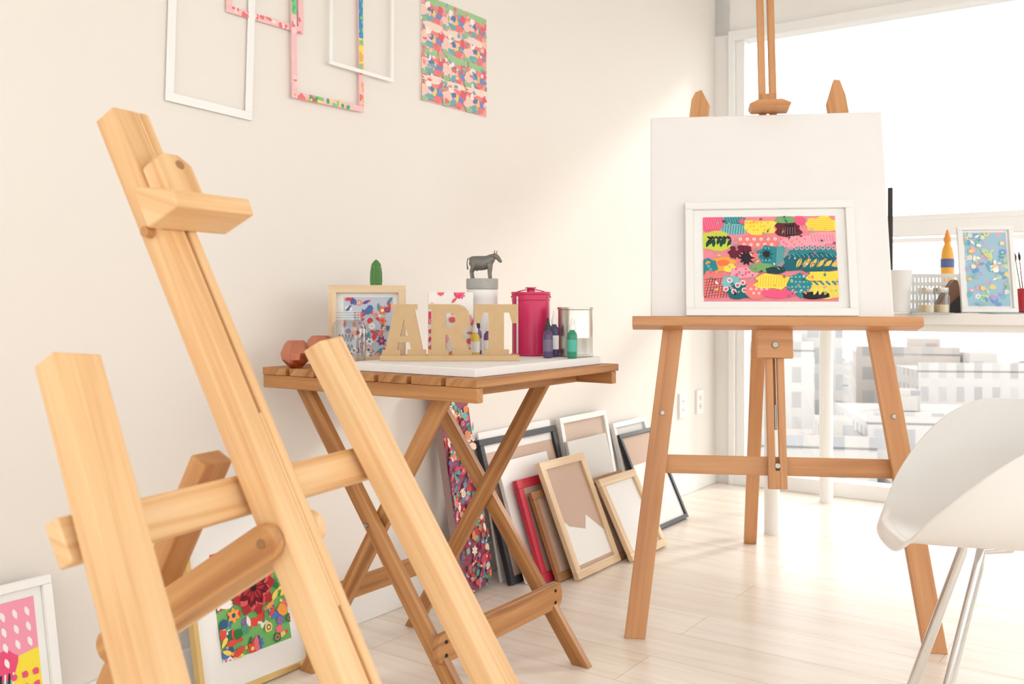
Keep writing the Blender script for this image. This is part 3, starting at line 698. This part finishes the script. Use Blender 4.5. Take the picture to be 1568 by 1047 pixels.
for (x,y) in((1.500,3.43),(1.563,3.45)):
    b=B(); c=V((x,y,dz)); b.lathe(c,[(.0001,.0005),(.026,.0005),(.029,.003),(.029,.060),(.024,.070),(.023,.075)],M_JAR,28,caps=False)
    b.lathe(c,[(.025,.074),(.026,.076),(.026,.092),(.0001,.093)],tin,28)
    b.lathe(c,[(.025,.003),(.026,.03),(.0001,.031)],mat('ochre_pigment',(226,200,156),.6),24); b.obj('glass_jar')
b=B(); o=V((1.52,3.66,dz)); r=rr; d=Z.cross(rr)
for k in range(2):
    for i in range(17): b.box(o+r*(i*.0135)+Z*.075+d*(k*.10),(r,d,Z),(.0035,.002,.070),M_FRAMEW)
    for z in(.008,.042,.076,.110,.142): b.box(o+r*.108+Z*z+d*(k*.10),(r,d,Z),(.112,.0025,.0065),M_FRAMEW)
for x in(-.002,.218): b.box(o+r*x+Z*.075+d*.05,(r,d,Z),(.002,.05,.072),M_FRAMEW)
b.box(o+r*.108+Z*.003+d*.05,(r,d,Z),(.11,.05,.003),M_FRAMEW); b.obj('storage_basket')
b=B(); b.prism([(0,0),(.085,0),(.09,.03),(.07,.12),(.058,.125),(.0,.035)],V((1.595,3.545,dz)),rr,Z,d,.06,mat('brown_leather',(124,84,60),.5))
b.prism([(.035,.0),(.088,0),(.092,.03),(.085,.075),(.04,.03)],V((1.595,3.541,dz)),rr,Z,d,.003,mat('black_cloth',(50,46,48),.7)); b.obj('leather_pouch',.004)
b=B(); c=V((1.775,3.86,dz)); yl=mat('orange_plastic',(244,178,70),.35)
b.lathe(c,[(.024,0),(.026,.005),(.026,.20),(.024,.23),(.020,.255),(.012,.275),(.012,.285)],yl,28); b.lathe(c,[(.014,.283),(.014,.30),(.005,.328),(.003,.334)],mat('orange_cap',(240,160,70),.4),20)
b.lathe(c,[(.0264,.18),(.0264,.215)],mat('blue_label',(90,110,160),.5),28); b.obj('glue_bottle')
b=B(); dd=V((.3995,1,0)).normalized(); b.box(V((1.466,3.67,dz+.235)),(dd,V((-dd.y,dd.x,0)),Z),(.12,.009,.235),mat('black_board',(56,50,50),.6)); b.obj('portfolio_case',.003)
b=B(); c=V((1.955,3.60,dz)); b.lathe(c,[(.032,0),(.038,.004),(.038,.09),(.036,.092),(.034,.09),(.033,.008),(.0001,.007)],mat('red_ceramic',(180,44,56),.3),32)
b.tube([c+V((-.036,0,.075)),c+V((-.056,0,.068)),c+V((-.060,0,.045)),c+V((-.052,0,.028)),c+V((-.036,0,.022))],.0045,mat('red_ceramic',(176,30,44)),10)
for i,(dx,dy,cl_) in enumerate([(-.015,.01,(60,120,70)),(.0,-.012,(40,40,40)),(.016,.008,(90,60,40)),(-.004,.016,(190,60,60))]):
    mm=mat('brush%d'%i,cl_,.5); b.tube([c+V((dx*.4,dy*.4,.01)),c+V((dx*2,dy*2,.20))],[.003,.002],mm,8); b.tube([c+V((dx*2,dy*2,.20)),c+V((dx*2.1,dy*2.1,.215)),c+V((dx*2.3,dy*2.3,.235))],[.004,.0055,.0008],M_DARKM,8)
b.obj('brush_mug')
b=B()
for (x,y,a,cc_) in((1.36,3.36,.3,(238,236,232)),(1.47,3.33,-.2,(204,214,212)),(1.72,3.30,.1,(150,174,174)),(1.86,3.24,.4,(236,230,220))):
    ax_=V((math.cos(a),math.sin(a),0)); b.box(V((x,y,dz+.0015)),(ax_,Z.cross(ax_),Z),(.07,.045,.0012),mat('sheet%02d'%cc_[0],cc_,.7))
b.obj('paper_sheets')

# ================================================================== WHITE SHELL ARMCHAIR
cc=V((1.045,1.92,0)); f_=V((-.97,.24,0)).normalized(); sd=V((.24,.97,0)).normalized()
root=bpy.data.objects.new('shell_armchair',None); S.collection.objects.link(root); root.location=cc
def ss(a,b_,x):
    t=min(max((x-a)/(b_-a),0),1); return t*t*(3-2*t)
b=B(); NP=96; NR=18; vs=[];fs=[]
SZ=.440
for k in range(NR+1):
    s=k/NR
    for i in range(NP):
        ph=2*math.pi*i/NP; ap=abs(math.degrees(ph if ph<=math.pi else ph-2*math.pi))
        c_,s_=math.cos(ph),math.sin(ph); A=.280 if c_>0 else .285; Bb=.305; nn=2.35
        ext=1/((abs(c_/A)**nn+abs(s_/Bb)**nn)**(1/nn))
        rim=.456+(.694-.456)*ss(22,92,ap)+(.80-.694)*ss(110,165,ap)
        hor=ext*(1-(1-s)**1.75)
        wall=(rim-SZ)
        z=SZ+wall*(s**2.5)
        front=1-ss(20,46,ap)
        z-=front*.034*max(0,(s-.72)/.28)**2
        fl_=ss(35,75,ap)
        if s>.93: hor+=fl_*.014*(s-.93)/.07
        vs.append(cc+f_*(hor*c_)+sd*(hor*s_)+Z*z)
for k in range(NR):
    for i in range(NP):
        j=(i+1)%NP; fs.append((k*NP+i,k*NP+j,(k+1)*NP+j,(k+1)*NP+i))
b.add(vs,fs,M_SHELL,None,True)
ob=b.obj('seat_shell',parent=root,angle=80)
bmx=bmesh.new(); bmx.from_mesh(ob.data); bmesh.ops.remove_doubles(bmx,verts=bmx.verts,dist=1e-4); bmesh.ops.recalc_face_normals(bmx,faces=bmx.faces); bmx.to_mesh(ob.data); bmx.free()
md=ob.modifiers.new('sol','SOLIDIFY'); md.thickness=.008; md.offset=0; md=ob.modifiers.new('sub','SUBSURF'); md.levels=1; md.render_levels=2
b=B()
for (a_,c_) in((1,-1),(1,1),(-1,-1),(-1,1)):
    top=cc+f_*(.10*a_)+sd*(.065*c_)+Z*.426; ft=cc+f_*(.215*a_)+sd*(.145*c_)+Z*.006
    mid=top.lerp(ft,.06)+Z*-.012
    b.tube([cc+f_*(.04*a_)+sd*(.04*c_)+Z*.428,top,mid,ft],.0110,M_CHROME,14)
    b.lathe(V((ft.x,ft.y,0)),[(.012,0),(.013,.004),(.011,.016)],mat('rubber',(60,60,60),.8),14)
b.box(cc+Z*.4305,(f_,sd,Z),(.06,.06,.004),M_FRAMEW)
b.obj('legs',parent=root)

# ================================================================== CITY OUTSIDE
def facade(name,wall,win,sx,sy,mort,roof):
    m=mat(name,wall,.9); nt=m.node_tree;N=nt.nodes;L=nt.links;p=N['Principled BSDF']
    tc=N.new('ShaderNodeTexCoord'); sp=N.new('ShaderNodeSeparateXYZ'); L.new(tc.outputs['Object'],sp.inputs[0])
    ad=N.new('ShaderNodeMath'); ad.operation='ADD'; L.new(sp.outputs[0],ad.inputs[0]); L.new(sp.outputs[1],ad.inputs[1])
    cb=N.new('ShaderNodeCombineXYZ'); L.new(ad.outputs[0],cb.inputs[0]); L.new(sp.outputs[2],cb.inputs[1])
    br=N.new('ShaderNodeTexBrick'); br.offset=0; br.inputs['Scale'].default_value=1; br.inputs['Brick Width'].default_value=sx; br.inputs['Row Height'].default_value=sy; br.inputs['Mortar Size'].default_value=mort; br.inputs['Mortar Smooth'].default_value=0
    br.inputs['Color1'].default_value=rgb(*win); br.inputs['Color2'].default_value=rgb(*[min(255,c+22) for c in win]); br.inputs['Mortar'].default_value=rgb(*wall)
    L.new(cb.outputs[0],br.inputs['Vector'])
    ge=N.new('ShaderNodeNewGeometry'); s2=N.new('ShaderNodeSeparateXYZ'); L.new(ge.outputs['Normal'],s2.inputs[0])
    gt=N.new('ShaderNodeMath'); gt.operation='GREATER_THAN'; gt.inputs[1].default_value=.5; L.new(s2.outputs[2],gt.inputs[0])
    mx=N.new('ShaderNodeMix'); mx.data_type='RGBA'; L.new(gt.outputs[0],mx.inputs[0]); L.new(br.outputs['Color'],mx.inputs[6]); mx.inputs[7].default_value=rgb(*roof)
    L.new(mx.outputs[2],p.inputs['Base Color']); return m
fa=[facade('facade_a',(196,193,191),(162,163,165),1.5,2.2,.42,(164,160,157)),facade('facade_b',(188,184,180),(156,157,160),1.9,2.4,.55,(158,150,146)),facade('facade_c',(202,198,195),(172,169,168),1.3,2.0,.36,(168,164,161)),facade('facade_d',(182,174,169),(152,149,148),1.7,2.2,.5,(162,148,140))]  # distance haze is painted in: lightened, low-contrast wall and window colours
random.seed(12)
b=B(); ground=-38
b.box(V((60,220,ground-1)),(V((1,0,0)),V((0,1,0)),Z),(500,400,1),mat('city_ground',(158,155,151),.9))
def bld(x,y,w,d,top,m,rot):
    ax_=V((math.cos(rot),math.sin(rot),0)); ay_=Z.cross(ax_)
    b.box(V((x,y,(ground+top)/2)),(ax_,ay_,Z),(w/2,d/2,(top-ground)/2),m)
    b.box(V((x,y,top+.5))+ax_*w*.2,(ax_,ay_,Z),(w*.15,d*.2,.8),m)
    b.box(V((x,y,top+.25))-ay_*(d/2-.15),(ax_,ay_,Z),(w/2,.15,.4),m)
    if w>12:
        for k in range(6): b.box(V((x,y,top+.6))+ax_*random.uniform(-w*.4,w*.4)+ay_*random.uniform(-d*.35,d*.35),(ax_,ay_,Z),(random.uniform(.5,1.6),random.uniform(.5,1.2),random.uniform(.5,1.0)),fa[1])
for i in range(1500):
    y=random.uniform(90,420); u=random.uniform(-.1,.95); x=u*y
    top=ground+random.uniform(3,13)+(random.random()<.10)*random.uniform(4,18)
    bld(x,y,random.uniform(4,9),random.uniform(4,9),top,random.choice(fa),random.uniform(-.6,.3))
bld(36,66,24,12,-7.0,fa[0],-.15); bld(50,84,30,10,-5.0,fa[2],-.1); bld(25.5,84,7,8,0.5,fa[0],-.3); bld(22.5,80,5,8,-3,fa[2],-.2); bld(19.5,62,7,8,-8,fa[1],-.2); bld(27,58,8,6,-10,fa[3],-.1); bld(38,92,9,8,-4,fa[3],-.3)
b.obj('city_buildings')

# ================================================================== LIGHT
w=bpy.data.worlds.new('World'); S.world=w; w.use_nodes=True; bg=w.node_tree.nodes['Background']
bg.inputs['Color'].default_value=(1.0,.985,.962,1); bg.inputs['Strength'].default_value=2.8
sd_=bpy.data.lights.new('sun','SUN'); sd_.energy=1.7; sd_.angle=math.radians(8); sd_.color=(1,.96,.90)
so=bpy.data.objects.new('sun',sd_); S.collection.objects.link(so)
dr=(-D1*1.0-W1*.5-Z*.58).normalized(); so.rotation_euler=dr.to_track_quat('-Z','Y').to_euler(); so.location=G(3,-6,6)

# ================================================================== CAMERA
cd=bpy.data.cameras.new('camera'); co=bpy.data.objects.new('camera',cd); S.collection.objects.link(co)
co.location=(0,0,.92); co.rotation_euler=(math.radians(90),0,0)
cd.sensor_width=36; cd.lens=36*1450/1568.0; cd.shift_y=-63/1568.0; cd.clip_start=.02; cd.clip_end=1500
cd.dof.use_dof=True; cd.dof.focus_distance=2.2; cd.dof.aperture_fstop=8
S.camera=co
S.view_settings.view_transform='Standard'; S.view_settings.look='None'; S.view_settings.exposure=0; S.view_settings.gamma=1
